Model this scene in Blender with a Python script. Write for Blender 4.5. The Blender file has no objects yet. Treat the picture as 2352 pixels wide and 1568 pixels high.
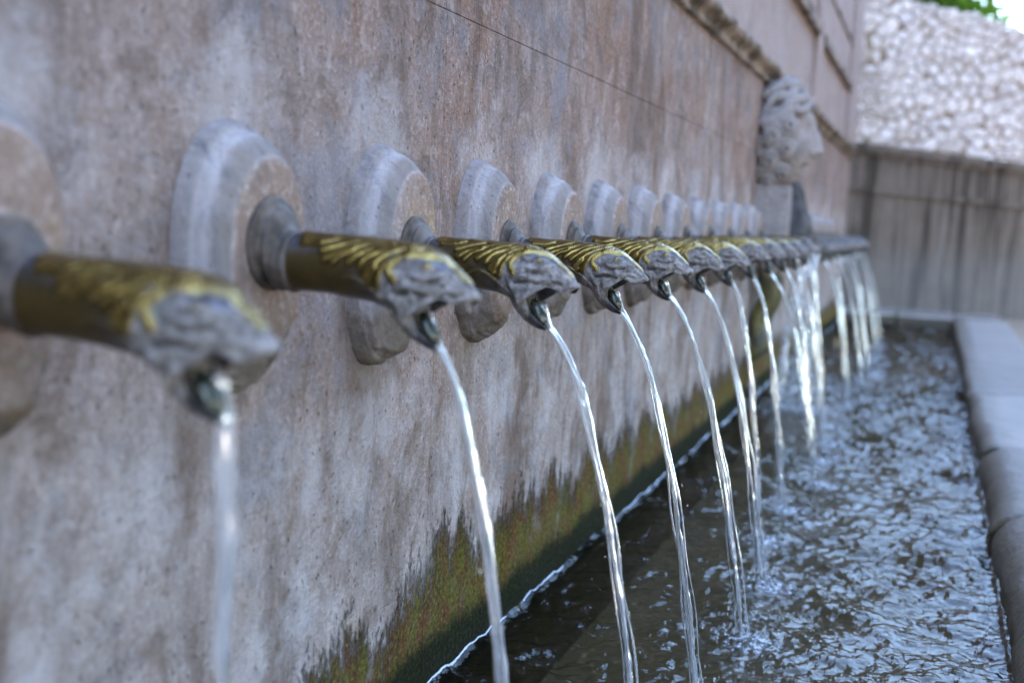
import bpy, math, random
import numpy as np
from mathutils import Matrix, Vector

# ------------------------------------------------------------------ camera, sky, sun, exposure
scene = bpy.context.scene
COL = scene.collection
W_, H_, F_ = 2352.0, 1568.0, 2613.0
VPX, VPY, HS = 2150.0, 540.0, 0.048          # where the wall's long edges meet, and the tilt of the horizon
CAM = np.array([0.968, 0.0, 1.04])
def camera_axes():
    d = np.array([VPX - W_/2, VPY - H_/2, F_]); d /= np.linalg.norm(d)
    p = np.array([VPX - W_/2 + 1000, VPY - H_/2 + 1000*HS, F_])
    n = np.cross(d, p); n /= np.linalg.norm(n)
    if n[1] > 0: n = -n
    x = np.cross(d, n)
    if x[0] < 0: x = -x
    return np.stack([x, d, n])               # world = R @ cam (cam: right, down, forward)
R = camera_axes()
cam_d = bpy.data.cameras.new('camera'); cam = bpy.data.objects.new('camera', cam_d); COL.objects.link(cam)
M = Matrix.Identity(4)
for i in range(3):
    M[i][0] = R[i, 0]; M[i][1] = -R[i, 1]; M[i][2] = -R[i, 2]; M[i][3] = CAM[i]
cam.matrix_world = M
cam_d.sensor_width = 36.0; cam_d.lens = F_/W_*36.0; cam_d.clip_start = 0.05; cam_d.clip_end = 2000
cam_d.dof.use_dof = True; cam_d.dof.focus_distance = 2.42; cam_d.dof.aperture_fstop = 2.0
cam_d.dof.aperture_blades = 0
scene.camera = cam

SUN_EL, SUN_AZ = math.radians(52), math.radians(262)     # azimuth clockwise from +Y: behind the fountain wall
world = bpy.data.worlds.new('World'); scene.world = world; world.use_nodes = True
wn = world.node_tree.nodes; wl = world.node_tree.links
sky = wn.new('ShaderNodeTexSky'); sky.sky_type = 'NISHITA'; sky.sun_disc = False
sky.sun_elevation = SUN_EL; sky.sun_rotation = SUN_AZ
sky.air_density = 1.0; sky.dust_density = 1.2; sky.ozone_density = 1.0
bg = wn['Background']; bg.inputs['Strength'].default_value = 0.15
wl.new(sky.outputs[0], bg.inputs['Color'])
sun_d = bpy.data.lights.new('sun', 'SUN'); sun_d.energy = 3.6; sun_d.angle = math.radians(0.5); sun_d.color = (1.0, 0.93, 0.83)
sun = bpy.data.objects.new('sun', sun_d); COL.objects.link(sun)
sdir = Vector((math.sin(SUN_AZ)*math.cos(SUN_EL), math.cos(SUN_AZ)*math.cos(SUN_EL), math.sin(SUN_EL)))
sun.rotation_euler = sdir.to_track_quat('Z', 'Y').to_euler()
sun.location = sdir*30
scene.view_settings.view_transform = 'Standard'; scene.view_settings.look = 'None'
scene.view_settings.gamma = 1.0; scene.view_settings.use_curve_mapping = False
scene.view_settings.exposure = 3.95
scene.render.engine = 'CYCLES'
cy = scene.cycles
cy.use_denoising = True; cy.max_bounces = 10; cy.diffuse_bounces = 4; cy.glossy_bounces = 4; cy.transmission_bounces = 8
cy.transparent_max_bounces = 10; cy.caustics_reflective = False; cy.caustics_refractive = False; cy.sample_clamp_indirect = 6.0

# ------------------------------------------------------------------ helpers
rng = np.random.default_rng(7); random.seed(7)
def smooth01(a, b, x):
    t = np.clip((x - a)/(b - a), 0, 1); return t*t*(3 - 2*t)
_tab = np.random.default_rng(3).random((64, 64, 64))
def vnoise(x, y, z):
    """value noise 0..1"""
    x, y, z = np.broadcast_arrays(np.asarray(x, float), np.asarray(y, float), np.asarray(z, float))
    xi, yi, zi = np.floor(x).astype(int), np.floor(y).astype(int), np.floor(z).astype(int)
    fx, fy, fz = x - xi, y - yi, z - zi
    fx, fy, fz = fx*fx*(3-2*fx), fy*fy*(3-2*fy), fz*fz*(3-2*fz)
    g = lambda a, b, c: _tab[(xi+a) & 63, (yi+b) & 63, (zi+c) & 63]
    l = lambda p, q, t: p + (q - p)*t
    return l(l(l(g(0,0,0), g(1,0,0), fx), l(g(0,1,0), g(1,1,0), fx), fy), l(l(g(0,0,1), g(1,0,1), fx), l(g(0,1,1), g(1,1,1), fx), fy), fz)
def fbm(x, y, z, o=4):
    s, a = 0, 0.5
    for i in range(o):
        s = s + a*vnoise(x*2**i + 11*i, y*2**i + 5*i, z*2**i + 3*i); a *= .5
    return s/(1 - .5**o)
def mesh_np(name, V, Fc, mat=None, smooth=True, attrs=None):
    me = bpy.data.meshes.new(name)
    V = np.asarray(V, np.float32); me.vertices.add(len(V)); me.vertices.foreach_set('co', V.ravel())
    if isinstance(Fc, np.ndarray):
        n, k = Fc.shape
        idx = Fc.astype(np.int32).ravel(); starts = np.arange(0, n*k, k, dtype=np.int32); tot = np.full(n, k, np.int32)
    else:
        tot = np.array([len(f) for f in Fc], np.int32); starts = np.concatenate([[0], np.cumsum(tot)[:-1]]).astype(np.int32)
        idx = np.array([i for f in Fc for i in f], np.int32); n = len(Fc)
    me.loops.add(len(idx)); me.loops.foreach_set('vertex_index', idx)
    me.polygons.add(n); me.polygons.foreach_set('loop_start', starts); me.polygons.foreach_set('loop_total', tot)
    me.polygons.foreach_set('use_smooth', np.full(n, bool(smooth)))
    me.update(calc_edges=True)
    for an, av in (attrs or {}).items():
        a = me.color_attributes.new(an, 'FLOAT_COLOR', 'POINT')
        c = np.ones((len(V), 4), np.float32); c[:, :av.shape[1]] = av; a.data.foreach_set('color', c.ravel())
    me.validate()
    if mat is not None: me.materials.append(mat)
    return me
def grid_faces(n, m, wrap=False):
    """faces of an n x m vertex grid; wrap closes the second direction"""
    i = np.arange(n - 1)[:, None]; j = np.arange(m if wrap else m - 1)[None, :]
    j2 = (j + 1) % m
    return np.stack([i*m + j, i*m + j2, (i+1)*m + j2, (i+1)*m + j], -1).reshape(-1, 4)
def link(name, me, parent=None, loc=None):
    o = bpy.data.objects.new(name, me); COL.objects.link(o)
    if parent is not None: o.parent = parent
    if loc is not None: o.location = loc
    return o
def empty(name, loc=(0, 0, 0)):
    o = bpy.data.objects.new(name, None); COL.objects.link(o); o.location = loc; o.empty_display_size = .1; return o
def tag(o, label=None, cat=None, group=None, kind=None):
    if label: o['label'] = label
    if cat: o['category'] = cat
    if group: o['group'] = group
    if kind: o['kind'] = kind
    return o
def copy_tree(o, parent=None):
    c = o.copy(); COL.objects.link(c); c.parent = parent
    for ch in o.children: copy_tree(ch, c)
    return c
def rbox(x0, x1, y0, y1, z0, z1, b=.004):
    """box with chamfered edges: (V, F)"""
    V = []; F = []
    for sx in (0, 1):
        for sy in (0, 1):
            for sz in (0, 1):
                c = [(x0, x1)[sx], (y0, y1)[sy], (z0, z1)[sz]]; d = [1 - 2*sx, 1 - 2*sy, 1 - 2*sz]
                for k in range(3):
                    p = [c[i] + (0 if i == k else d[i]*b) for i in range(3)]; V.append(p)
    vid = lambda sx, sy, sz, k: (sx*4 + sy*2 + sz)*3 + k
    for k in range(3):
        a, c = [i for i in range(3) if i != k]
        for s in (0, 1):
            q = []
            for (u, v) in ((0, 0), (1, 0), (1, 1), (0, 1)):
                S = [0, 0, 0]; S[k] = s; S[a] = u; S[c] = v; q.append(vid(*S, k))
            F.append(q)
    for k in range(3):     # edges running along axis k
        a, c = [i for i in range(3) if i != k]
        for u in (0, 1):
            for v in (0, 1):
                S0 = [0, 0, 0]; S1 = [0, 0, 0]; S0[a] = S1[a] = u; S0[c] = S1[c] = v; S1[k] = 1
                F.append([vid(*S0, a), vid(*S0, c), vid(*S1, c), vid(*S1, a)])
    for sx in (0, 1):
        for sy in (0, 1):
            for sz in (0, 1): F.append([vid(sx, sy, sz, 0), vid(sx, sy, sz, 1), vid(sx, sy, sz, 2)])
    # orient outward
    V = np.array(V, float); cen = np.array([(x0+x1)/2, (y0+y1)/2, (z0+z1)/2]); out = []
    for f in F:
        p = V[f]; nrm = np.cross(p[1]-p[0], p[2]-p[0])
        out.append(f if np.dot(nrm, p.mean(0) - cen) > 0 else f[::-1])
    return V, out
def join(parts):
    V = []; F = []; n = 0
    for v, f in parts:
        V.append(np.asarray(v)); F += [[int(i) + n for i in q] for q in f]; n += len(v)
    return np.concatenate(V), F
def tube(P, rad, m=12, rfun=None):
    """tube through points P with radii rad, ends capped"""
    P = np.asarray(P, float); n = len(P); T = np.gradient(P, axis=0); T /= np.linalg.norm(T, axis=1)[:, None] + 1e-12
    up = np.array([0, 1., 0]) if abs(T[:, 1]).max() < .9 else np.array([1., 0, 0])
    A = np.cross(T, up); A /= np.linalg.norm(A, axis=1)[:, None]; B = np.cross(T, A)
    th = np.linspace(0, 2*np.pi, m, endpoint=False)
    r = np.broadcast_to(np.asarray(rad, float).reshape(-1, 1), (n, m)).copy()
    if rfun is not None: r *= rfun(np.linspace(0, 1, n)[:, None], th[None, :])
    V = P[:, None, :] + r[..., None]*(np.cos(th)[None, :, None]*A[:, None, :] + np.sin(th)[None, :, None]*B[:, None, :])
    F = grid_faces(n, m, True)[:, ::-1].tolist()
    V = V.reshape(-1, 3); V = np.vstack([V, P[0], P[-1]])
    for j in range(m):
        F.append([n*m, (j+1) % m, j][::-1][::-1]); F.append([n*m + 1, (n-1)*m + j, (n-1)*m + (j+1) % m])
    return V, F

# ------------------------------------------------------------------ node helper
class NT:
    def __init__(s, name):
        s.m = bpy.data.materials.new(name); s.m.use_nodes = True; s.t = s.m.node_tree; s.t.nodes.clear()
        s.out = s.t.nodes.new('ShaderNodeOutputMaterial')
    def n(s, typ, **kw):
        nd = s.t.nodes.new(typ)
        for k, v in kw.items(): setattr(nd, k, v)
        return nd
    def put(s, sock, v):
        if isinstance(v, bpy.types.NodeSocket): s.t.links.new(v, sock)
        elif v is not None:
            if isinstance(v, (tuple, list)) and len(v) == 3 and sock.type == 'RGBA': v = (*v, 1)
            sock.default_value = v
    def math(s, op, a, b=None, c=None, clamp=False):
        nd = s.n('ShaderNodeMath', operation=op, use_clamp=clamp)
        s.put(nd.inputs[0], a)
        if b is not None: s.put(nd.inputs[1], b)
        if c is not None: s.put(nd.inputs[2], c)
        return nd.outputs[0]
    def mul(s, a, b): return s.math('MULTIPLY', a, b)
    def add(s, a, b): return s.math('ADD', a, b)
    def sub(s, a, b): return s.math('SUBTRACT', a, b)
    def step(s, a, b, x):
        nd = s.n('ShaderNodeMapRange', interpolation_type='SMOOTHSTEP')
        s.put(nd.inputs['Value'], x); s.put(nd.inputs['From Min'], a); s.put(nd.inputs['From Max'], b)
        return nd.outputs['Result']
    def lin(s, a, b, x, c=0., d=1.):
        nd = s.n('ShaderNodeMapRange'); s.put(nd.inputs['Value'], x); s.put(nd.inputs['From Min'], a); s.put(nd.inputs['From Max'], b)
        s.put(nd.inputs['To Min'], c); s.put(nd.inputs['To Max'], d); return nd.outputs['Result']
    def mix(s, f, a, b, blend='MIX'):
        nd = s.n('ShaderNodeMix', data_type='RGBA', blend_type=blend)
        s.put(nd.inputs[0], f); s.put(nd.inputs[6], a); s.put(nd.inputs[7], b); return nd.outputs[2]
    def pos(s):
        g = s.n('ShaderNodeNewGeometry'); return g.outputs['Position']
    def xyz(s, v):
        nd = s.n('ShaderNodeSeparateXYZ'); s.put(nd.inputs[0], v); return nd.outputs
    def scale(s, v, sc, off=(0, 0, 0)):
        nd = s.n('ShaderNodeMapping'); s.put(nd.inputs['Vector'], v); nd.inputs['Scale'].default_value = sc; nd.inputs['Location'].default_value = off
        return nd.outputs[0]
    def noise(s, v, sc, det=4., rough=.55, dist=0.):
        nd = s.n('ShaderNodeTexNoise'); s.put(nd.inputs['Vector'], v); nd.inputs['Scale'].default_value = sc
        nd.inputs['Detail'].default_value = det; nd.inputs['Roughness'].default_value = rough; nd.inputs['Distortion'].default_value = dist
        return nd.outputs['Fac']
    def vor(s, v, sc, feat='F1', rnd=1.):
        nd = s.n('ShaderNodeTexVoronoi', feature=feat); s.put(nd.inputs['Vector'], v); nd.inputs['Scale'].default_value = sc
        nd.inputs['Randomness'].default_value = rnd
        return nd.outputs['Distance']
    def bump(s, h, strength=.5, dist=.01, normal=None):
        nd = s.n('ShaderNodeBump'); nd.inputs['Strength'].default_value = strength; nd.inputs['Distance'].default_value = dist
        s.put(nd.inputs['Height'], h)
        if normal is not None: s.put(nd.inputs['Normal'], normal)
        return nd.outputs[0]
    def attr(s, name):
        nd = s.n('ShaderNodeAttribute', attribute_name=name)
        sp = s.n('ShaderNodeSeparateColor'); s.t.links.new(nd.outputs['Color'], sp.inputs[0]); return sp.outputs
    def bsdf(s, color, rough=.8, metal=0., normal=None, spec=.5, **kw):
        b = s.n('ShaderNodeBsdfPrincipled'); s.put(b.inputs['Base Color'], color); s.put(b.inputs['Roughness'], rough)
        s.put(b.inputs['Metallic'], metal); s.put(b.inputs['Specular IOR Level'], spec)
        if normal is not None: s.put(b.inputs['Normal'], normal)
        for k, v in kw.items(): s.put(b.inputs[k.replace('_', ' ')], v)
        s.t.links.new(b.outputs[0], s.out.inputs[0]); return b

S = 0.48; Y1 = 1.4118 - S                     # spacing of the spouts, the first one in view
ZA = 1.04 - 0.0558                            # height of the spout axis above the water
SPOUTS = [k for k in range(1, 23) if k != 13] # the mask takes the place of the thirteenth

# ------------------------------------------------------------------ stone materials
def stone(name, kind):
    t = NT(name); P = t.pos(); X, Y, Z = t.xyz(P)
    streak = t.noise(t.scale(P, (9, 9, 1.3)), 1.6, 6, .62, .6)
    streak2 = t.noise(t.scale(P, (15, 15, 4.5)), 1.3, 7, .70, .9)
    patch = t.noise(P, 1.9, 7, .66, .5); patch2 = t.noise(t.scale(P, (1, 1, 1), (5, 9, 2)), 6.5, 7, .66)
    fine = t.noise(P, 95, 6, .7); mid = t.noise(P, 30, 6, .68)
    pits = t.vor(t.scale(P, (1, 1, .6)), 55)
    brown = (.225, .134, .096); pale = (.325, .268, .255); grey = (.120, .113, .124)
    if kind == 'wall':
        f = t.add(t.lin(.70, 1.5, Z, .12, .72), t.mul(t.sub(patch, .5), 2.8))
        f = t.add(f, t.mul(t.sub(streak, .5), 1.1))
        f = t.add(f, t.lin(.8, 2.2, Y, -.22, 0.))
        f = t.math('ADD', f, 0., clamp=True)
    elif kind == 'boss':
        f = t.add(t.lin(.074, .079, X, .0, .95), t.mul(t.sub(patch2, .5), .9)); f = t.math('ADD', f, 0., clamp=True)
    elif kind == 'mask':
        f = t.math('ADD', t.mul(t.sub(patch2, .42), 1.2), 0., clamp=True)
    else:
        f = t.math('ADD', t.add(.40, t.mul(t.sub(patch, .5), 1.6)), 0., clamp=True)
    if kind == 'boss': brown = (.215, .150, .118)
    c = t.mix(f, pale, brown)
    if kind == 'mask': c = t.mix(.55, c, (.165, .150, .142))
    c = t.mix(t.mul(t.step(.52, .70, patch2), .60), c, grey)
    c = t.mix(t.mul(t.step(.56, .72, t.noise(t.scale(P, (1, 1, .7), (1, 4, 6)), 9., 7, .7)), .5), c, (.30, .200, .100))
    c = t.mix(t.mul(t.step(.54, .74, streak2), .40), c, (.50, .455, .445))
    c = t.mix(t.mul(t.step(.46, .30, streak2), .35), c, (.15, .115, .09))
    c = t.mix(t.mul(t.step(.50, .72, fine), .50), c, (.58, .52, .50))
    c = t.mix(t.mul(t.step(.48, .30, fine), .45), c, (.12, .09, .075))
    c = t.mix(t.mul(t.step(.47, .30, mid), .50), c, (.15, .115, .095))
    pit = t.step(.16, .05, t.add(pits, t.mul(t.sub(mid, .5), .25)))
    c = t.mix(t.mul(pit, .6), c, (.06, .05, .045))
    rough = .82; h = t.add(t.add(t.mul(fine, .55), t.mul(mid, .9)), t.mul(pit, -.6))
    if kind == 'wall':
        bl1 = t.noise(t.scale(P, (1, 1, .85), (9, 1, 3)), 15., 6, .68, .6); bl2 = t.noise(t.scale(P, (1, 1, .7), (2, 7, 5)), 8., 6, .66, .8)
        c = t.mix(t.mul(t.step(.52, .66, bl1), .40), c, (.48, .395, .370))
        c = t.mix(t.mul(t.step(.50, .36, bl2), .58), c, (.130, .088, .066))
        big = t.noise(t.scale(P, (2.4, 2.4, .7), (7, 2, 1)), 1.5, 7, .66, .5)
        c = t.mix(t.mul(t.step(.48, .64, big), .68), c, (.115, .078, .060))
        blu = t.noise(t.scale(P, (1, 1, .8), (4, 4, 4)), 3.6, 7, .70, .4)
        c = t.mix(t.mul(t.step(.50, .66, blu), .58), c, (.190, .188, .215))
        # lime halo over each boss
        ph = t.math('SUBTRACT', t.math('FRACT', t.math('DIVIDE', t.add(Y, 100*S + S/2 - Y1), S)), .5)
        dy = t.mul(ph, S)
        wob = t.mul(t.sub(patch2, .5), .12)
        dd = t.add(t.math('POWER', t.math('DIVIDE', dy, .115), 2.), t.math('POWER', t.math('DIVIDE', t.sub(Z, ZA + .17), .10), 2.))
        halo = t.mul(t.step(2.2, .0, t.add(dd, t.add(t.mul(t.sub(mid, .5), 4.), t.mul(t.sub(patch, .5), 6.)))), t.step(.25, .6, patch2))
        c = t.mix(t.mul(halo, .45), c, (.52, .47, .47))
        # pale bloom low on the wall
        bloom = t.mul(t.step(.95, .55, Z), t.step(.46, .66, t.noise(t.scale(P, (1, 1, .8), (3, 1, 7)), 5., 7, .68)))
        c = t.mix(t.mul(bloom, .5), c, (.50, .475, .50))
        # run-off stains below the spouts
        run = t.mul(t.mul(t.step(.05, .0, t.math('ABSOLUTE', t.add(dy, wob))), t.step(.86, .70, Z)), t.step(.40, .62, streak2))
        c = t.mix(t.mul(run, .55), c, (.12, .085, .06))
        # dark freckles of algae
        fre = t.mul(t.step(.145, .06, t.vor(t.scale(P, (1, 1, .45), (0, .37, .1)), 7.5)), t.step(.95, .35, Z))
        fre = t.mul(fre, t.step(.5, .62, t.noise(P, 9., 4)))
        c = t.mix(t.mul(fre, .8), c, (.03, .034, .02))
        # algae along the waterline, a ragged upper edge
        e1 = t.noise(t.scale(P, (1, 4.2, .25), (2, 3, 1)), 1.0, 3, .5)
        e2 = t.noise(t.scale(P, (1, 17, 3.0)), 1.0, 8, .78, .7)
        e3 = t.noise(t.scale(P, (45, 55, 32)), 1.0, 6, .8)
        e4 = t.noise(t.scale(P, (1, 9, 1.6), (3, 0, 5)), 1.0, 5, .6, .8)
        edge = t.add(t.add(t.add(.262, t.mul(t.sub(e1, .5), .30)), t.mul(t.sub(e4, .5), .26)), t.add(t.mul(t.sub(e2, .5), .34), t.mul(t.sub(e3, .5), .36)))
        left = t.lin(1.2, 2.3, Y, -.12, .03)
        d = t.sub(t.add(edge, left), Z)
        moss = t.step(-.02, .05, d)
        hole = t.mul(t.step(.52, .64, t.noise(t.scale(P, (1, 1.4, .8), (1, 8, 3)), 6., 6, .66)), t.step(.26, .05, d))
        moss = t.mul(moss, t.sub(1., t.mul(hole, .75)))
        mv = t.noise(t.scale(P, (8, 8, 4.2), (4, 0, 0)), 1.5, 7, .74, .6); mf = t.noise(P, 85, 6, .78)
        mc = t.mix(t.step(.40, .60, mv), (.175, .066, .018), (.150, .138, .016))
        mc = t.mix(t.mul(t.step(.52, .70, t.noise(t.scale(P, (14, 14, 5.5), (0, 5, 0)), 1.3, 7, .76, .6)), .85), mc, (.030, .036, .010))
        mc = t.mix(t.mul(t.step(.10, .0, d), .65), mc, (.045, .026, .012))
        mc = t.mix(t.mul(t.step(.50, .66, mf), .75), mc, (.36, .29, .095))
        mc = t.mix(t.mul(t.step(.50, .36, mf), .80), mc, (.018, .015, .007))
        c = t.mix(t.mul(moss, .93), c, mc)
        wet = t.step(.03, -.025, t.sub(Z, t.add(t.add(.105, t.mul(t.sub(e1, .5), .06)), t.add(t.mul(t.sub(e4, .5), .07), t.mul(t.sub(e3, .5), .05)))))
        wc = t.mix(t.step(.45, .7, mf), (.012, .015, .006), (.055, .058, .020))
        c = t.mix(t.mul(wet, .95), c, wc)
        c = t.mix(t.step(-.005, -.05, Z), c, t.mix(patch2, (.06, .048, .026), (.15, .115, .065)))
        h = t.add(h, t.mul(moss, t.add(t.mul(mf, 2.2), .6)))
        h = t.add(h, t.mul(t.noise(t.scale(P, (1, 1, 1.), (0, 2, 0)), 13., 4, .55), 1.5))
        rough = t.mix(wet, (.82, .82, .82), (.68, .68, .68))
        nrm = t.bump(h, 1., .013)
    elif kind == 'boss':
        # darker underside and long grey runs down the flank
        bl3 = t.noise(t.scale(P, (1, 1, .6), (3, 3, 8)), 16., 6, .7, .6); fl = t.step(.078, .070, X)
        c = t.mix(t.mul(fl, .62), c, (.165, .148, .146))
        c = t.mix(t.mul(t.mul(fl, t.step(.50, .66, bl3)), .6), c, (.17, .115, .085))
        c = t.mix(t.mul(t.mul(fl, t.step(.50, .66, t.noise(t.scale(P, (10, 26, 3), (1, 1, 4)), 1.4, 6, .7))), .75), c, (.085, .082, .092))
        c = t.mix(t.mul(t.mul(t.step(.020, .034, X), t.step(.056, .044, X)), t.lin(.3, .6, streak2, .0, .55)), c, (.44, .395, .395))
        c = t.mix(t.mul(t.mul(t.step(.052, .062, X), t.step(.077, .072, X)), .55), c, (.17, .145, .13))
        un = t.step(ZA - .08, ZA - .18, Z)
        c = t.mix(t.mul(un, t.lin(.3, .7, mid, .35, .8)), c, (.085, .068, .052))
        nrm = t.bump(t.add(h, t.mul(t.noise(P, 40., 4, .6), .6)), .7, .006)
    else:
        nrm = t.bump(h, .7, .006)
    t.bsdf(c, rough, 0., nrm, .06)
    return t.m
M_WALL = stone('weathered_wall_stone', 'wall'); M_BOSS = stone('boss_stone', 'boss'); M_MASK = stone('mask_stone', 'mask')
M_UPPER = stone('upper_wall_stone', 'upper')

def mat_cornice():
    t = NT('dirty_cornice_stone'); P = t.pos(); X, Y, Z = t.xyz(P)
    n = t.noise(P, 9, 6, .6); f = t.noise(P, 60, 5, .6)
    dirt = t.step(.40, .62, t.noise(t.scale(P, (3, 2.2, 3)), 2.2, 6, .62))
    c = t.mix(n, (.22, .165, .13), (.33, .28, .25)); c = t.mix(t.mul(dirt, .85), c, (.045, .036, .026))
    t.bsdf(c, .9, 0, t.bump(t.add(n, t.mul(f, .4)), .7, .01), .05); return t.m
M_CORN = mat_cornice()

def mat_end():
    t = NT('stained_end_wall'); P = t.pos(); X, Y, Z = t.xyz(P)
    st = t.noise(t.scale(P, (6.5, 6.5, .30)), 1.0, 6, .66, .5); st2 = t.noise(t.scale(P, (16, 16, .6), (3, 1, 0)), 1.0, 5, .6); n = t.noise(P, 5, 5, .6)
    c = t.mix(n, (.100, .076, .060), (.170, .134, .110))
    c = t.mix(t.mul(t.step(.48, .62, st), .85), c, (.035, .028, .022))
    c = t.mix(t.mul(t.step(.54, .74, st2), .45), c, (.25, .22, .205))
    c = t.mix(t.mul(t.step(1.1, .5, Z), .25), c, (.17, .17, .18))
    t.bsdf(c, .88, 0, t.bump(t.add(n, st2), .4, .01), .05); return t.m
M_END = mat_end()
def mat_rubble(nm, a, b):
    t = NT(nm); P = t.pos(); oi = t.n('ShaderNodeObjectInfo').outputs['Random']
    n = t.noise(P, 14, 5, .6); g = t.noise(P, 3, 4)
    c = t.mix(t.add(t.mul(oi, .6), t.mul(n, .4)), a, b)
    c = t.mix(t.mul(t.step(.55, .75, g), .45), c, (.26, .20, .13))
    t.bsdf(c, .9, 0, t.bump(n, .6, .015), .05); return t.m
M_RUB = mat_rubble('pale_rubble_stone', (.36, .295, .265), (.72, .63, .585)); M_MORTAR = mat_rubble('rubble_mortar', (.15, .108, .072), (.27, .205, .15))

def mat_coping(wetf=1.):
    t = NT('worn_coping_stone' if wetf == 1. else 'wet_coping_stone'); P = t.pos(); X, Y, Z = t.xyz(P)
    n = t.noise(P, 7, 6, .6); f = t.noise(P, 55, 5, .6); band = t.noise(t.scale(P, (.5, 3.2, 1)), 1.6, 5, .6)
    oi = t.n('ShaderNodeObjectInfo').outputs['Random']
    c = t.mix(t.add(t.mul(n, .5), t.mul(oi, .5)), (.135, .117, .107), (.27, .242, .226))
    c = t.mix(t.mul(t.step(.5, .7, band), .5), c, (.20, .205, .175))
    low = t.math('MAXIMUM', t.step(.134, .100, t.add(Z, t.mul(t.sub(n, .5), .06))), t.mul(t.mul(t.step(1.40, 1.28, t.add(X, t.mul(t.sub(n, .5), .16))), t.step(13.5, 13.4, Y)), .8))
    c = t.mix(t.mul(low, .9), c, t.mix(t.noise(t.scale(P, (6, 6, 2)), 3, 5), (.035, .028, .018), (.10, .075, .045)))
    t.bsdf(c, t.mix(low, (.70*wetf,)*3, (.38*wetf,)*3), 0, t.bump(t.add(n, t.mul(f, .6)), .9, .014), .25); return t.m
M_COP = mat_coping(); M_COPWET = mat_coping(.25)
def mat_floor():
    t = NT('basin_floor_silt'); P = t.pos()
    n = t.noise(P, 4, 6, .6); f = t.noise(P, 22, 5, .6)
    c = t.mix(n, (.05, .042, .024), (.15, .115, .065)); c = t.mix(t.step(.6, .75, f), c, (.36, .30, .20))
    t.bsdf(c, .9, 0, None, .2); return t.m
M_FLOOR = mat_floor()
def mat_ground():
    t = NT('pale_gravel_paving'); P = t.pos(); n = t.noise(P, 3, 6, .6); f = t.noise(P, 60, 4, .6)
    c = t.mix(t.add(t.mul(n, .5), t.mul(f, .5)), (.15, .115, .088), (.27, .215, .170)); t.bsdf(c, .9, 0, t.bump(f, .5, .01), .2); return t.m
M_GROUND = mat_ground()

def mat_bronze(nm):
    """gold where hands and water polish the relief, olive patina in the pipe, lime crust on the head"""
    t = NT(nm); P = t.pos(); gold, lime, dark = t.attr('wear')[:3]
    n = t.noise(P, 60, 5, .6); f = t.noise(P, 260, 4, .65); b = t.noise(P, 18, 4, .6)
    pat = t.mix(t.step(.35, .65, b), (.032, .029, .031), (.100, .094, .108))
    pat = t.mix(t.mul(t.step(.5, .7, n), .6), pat, (.17, .165, .19))
    olive = t.mix(n, (.034, .022, .009), (.100, .067, .021))
    gcol = t.mix(t.step(.3, .7, n), (.120, .080, .024), (.290, .208, .066))
    lim = t.mix(t.step(.3, .7, n), (.080, .067, .060), (.245, .214, .203))
    lim = t.mix(t.mul(t.step(.50, .30, t.noise(P, 95, 5, .7)), .75), lim, (.060, .055, .050))
    lim = t.mix(t.mul(t.step(.60, .72, b), .5), lim, (.10, .13, .10))
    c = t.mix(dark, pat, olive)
    oc = t.n('ShaderNodeSeparateColor'); t.t.links.new(t.n('ShaderNodeObjectInfo').outputs['Color'], oc.inputs[0])
    g = t.step(.38, .72, t.add(t.mul(gold, oc.outputs[0]), t.add(t.mul(t.sub(n, .5), .55), t.mul(t.sub(b, .5), .45))))
    l = t.step(.30, .62, t.add(t.mul(lime, oc.outputs[1]), t.mul(t.sub(b, .5), .6)))
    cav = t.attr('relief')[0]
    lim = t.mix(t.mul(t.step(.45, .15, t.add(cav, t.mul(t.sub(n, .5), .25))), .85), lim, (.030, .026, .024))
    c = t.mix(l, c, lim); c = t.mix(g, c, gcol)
    r = t.mix(l, (.42, .42, .42), (.80, .80, .80)); r = t.mix(g, r, (.27, .27, .27))
    met = t.mul(t.add(t.mul(g, .25), .72), t.sub(1., t.mul(t.mul(l, t.sub(1., g)), .95)))
    hh = t.add(t.mul(f, .25), t.mul(n, .35)); hh = t.add(hh, t.mul(l, t.mul(t.noise(P, 120, 5, .7), 1.2)))
    t.bsdf(c, r, met, t.bump(hh, .6, .003), .25); return t.m
M_BRONZE = mat_bronze('patinated_bronze')
def mat_simple(nm, c1, c2, sc, rough, metal=0., bs=.4, bd=.003, spec=.5):
    t = NT(nm); P = t.pos(); n = t.noise(P, sc, 5, .62)
    t.bsdf(t.mix(t.step(.3, .7, n), c1, c2), rough, metal, t.bump(n, bs, bd), spec); return t.m
M_FLANGE = mat_simple('grey_bronze_flange', (.034, .026, .021), (.105, .080, .066), 35, .5, .0, .4, .003, .15)
M_JAW = mat_simple('wet_jaw', (.012, .014, .010), (.060, .062, .055), 90, .22, 0., .7, .004)
M_TONGUE = mat_simple('wet_green_tongue', (.008, .010, .006), (.055, .058, .046), 75, .18)
M_WETST = mat_simple('wet_grey_stone', (.028, .026, .027), (.085, .076, .076), 16, .6, 0., .4, .003, .15)
M_MOSSY = mat_simple('mossy_bracket', (.028, .028, .026), (.13, .105, .022), 14, .6)

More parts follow.
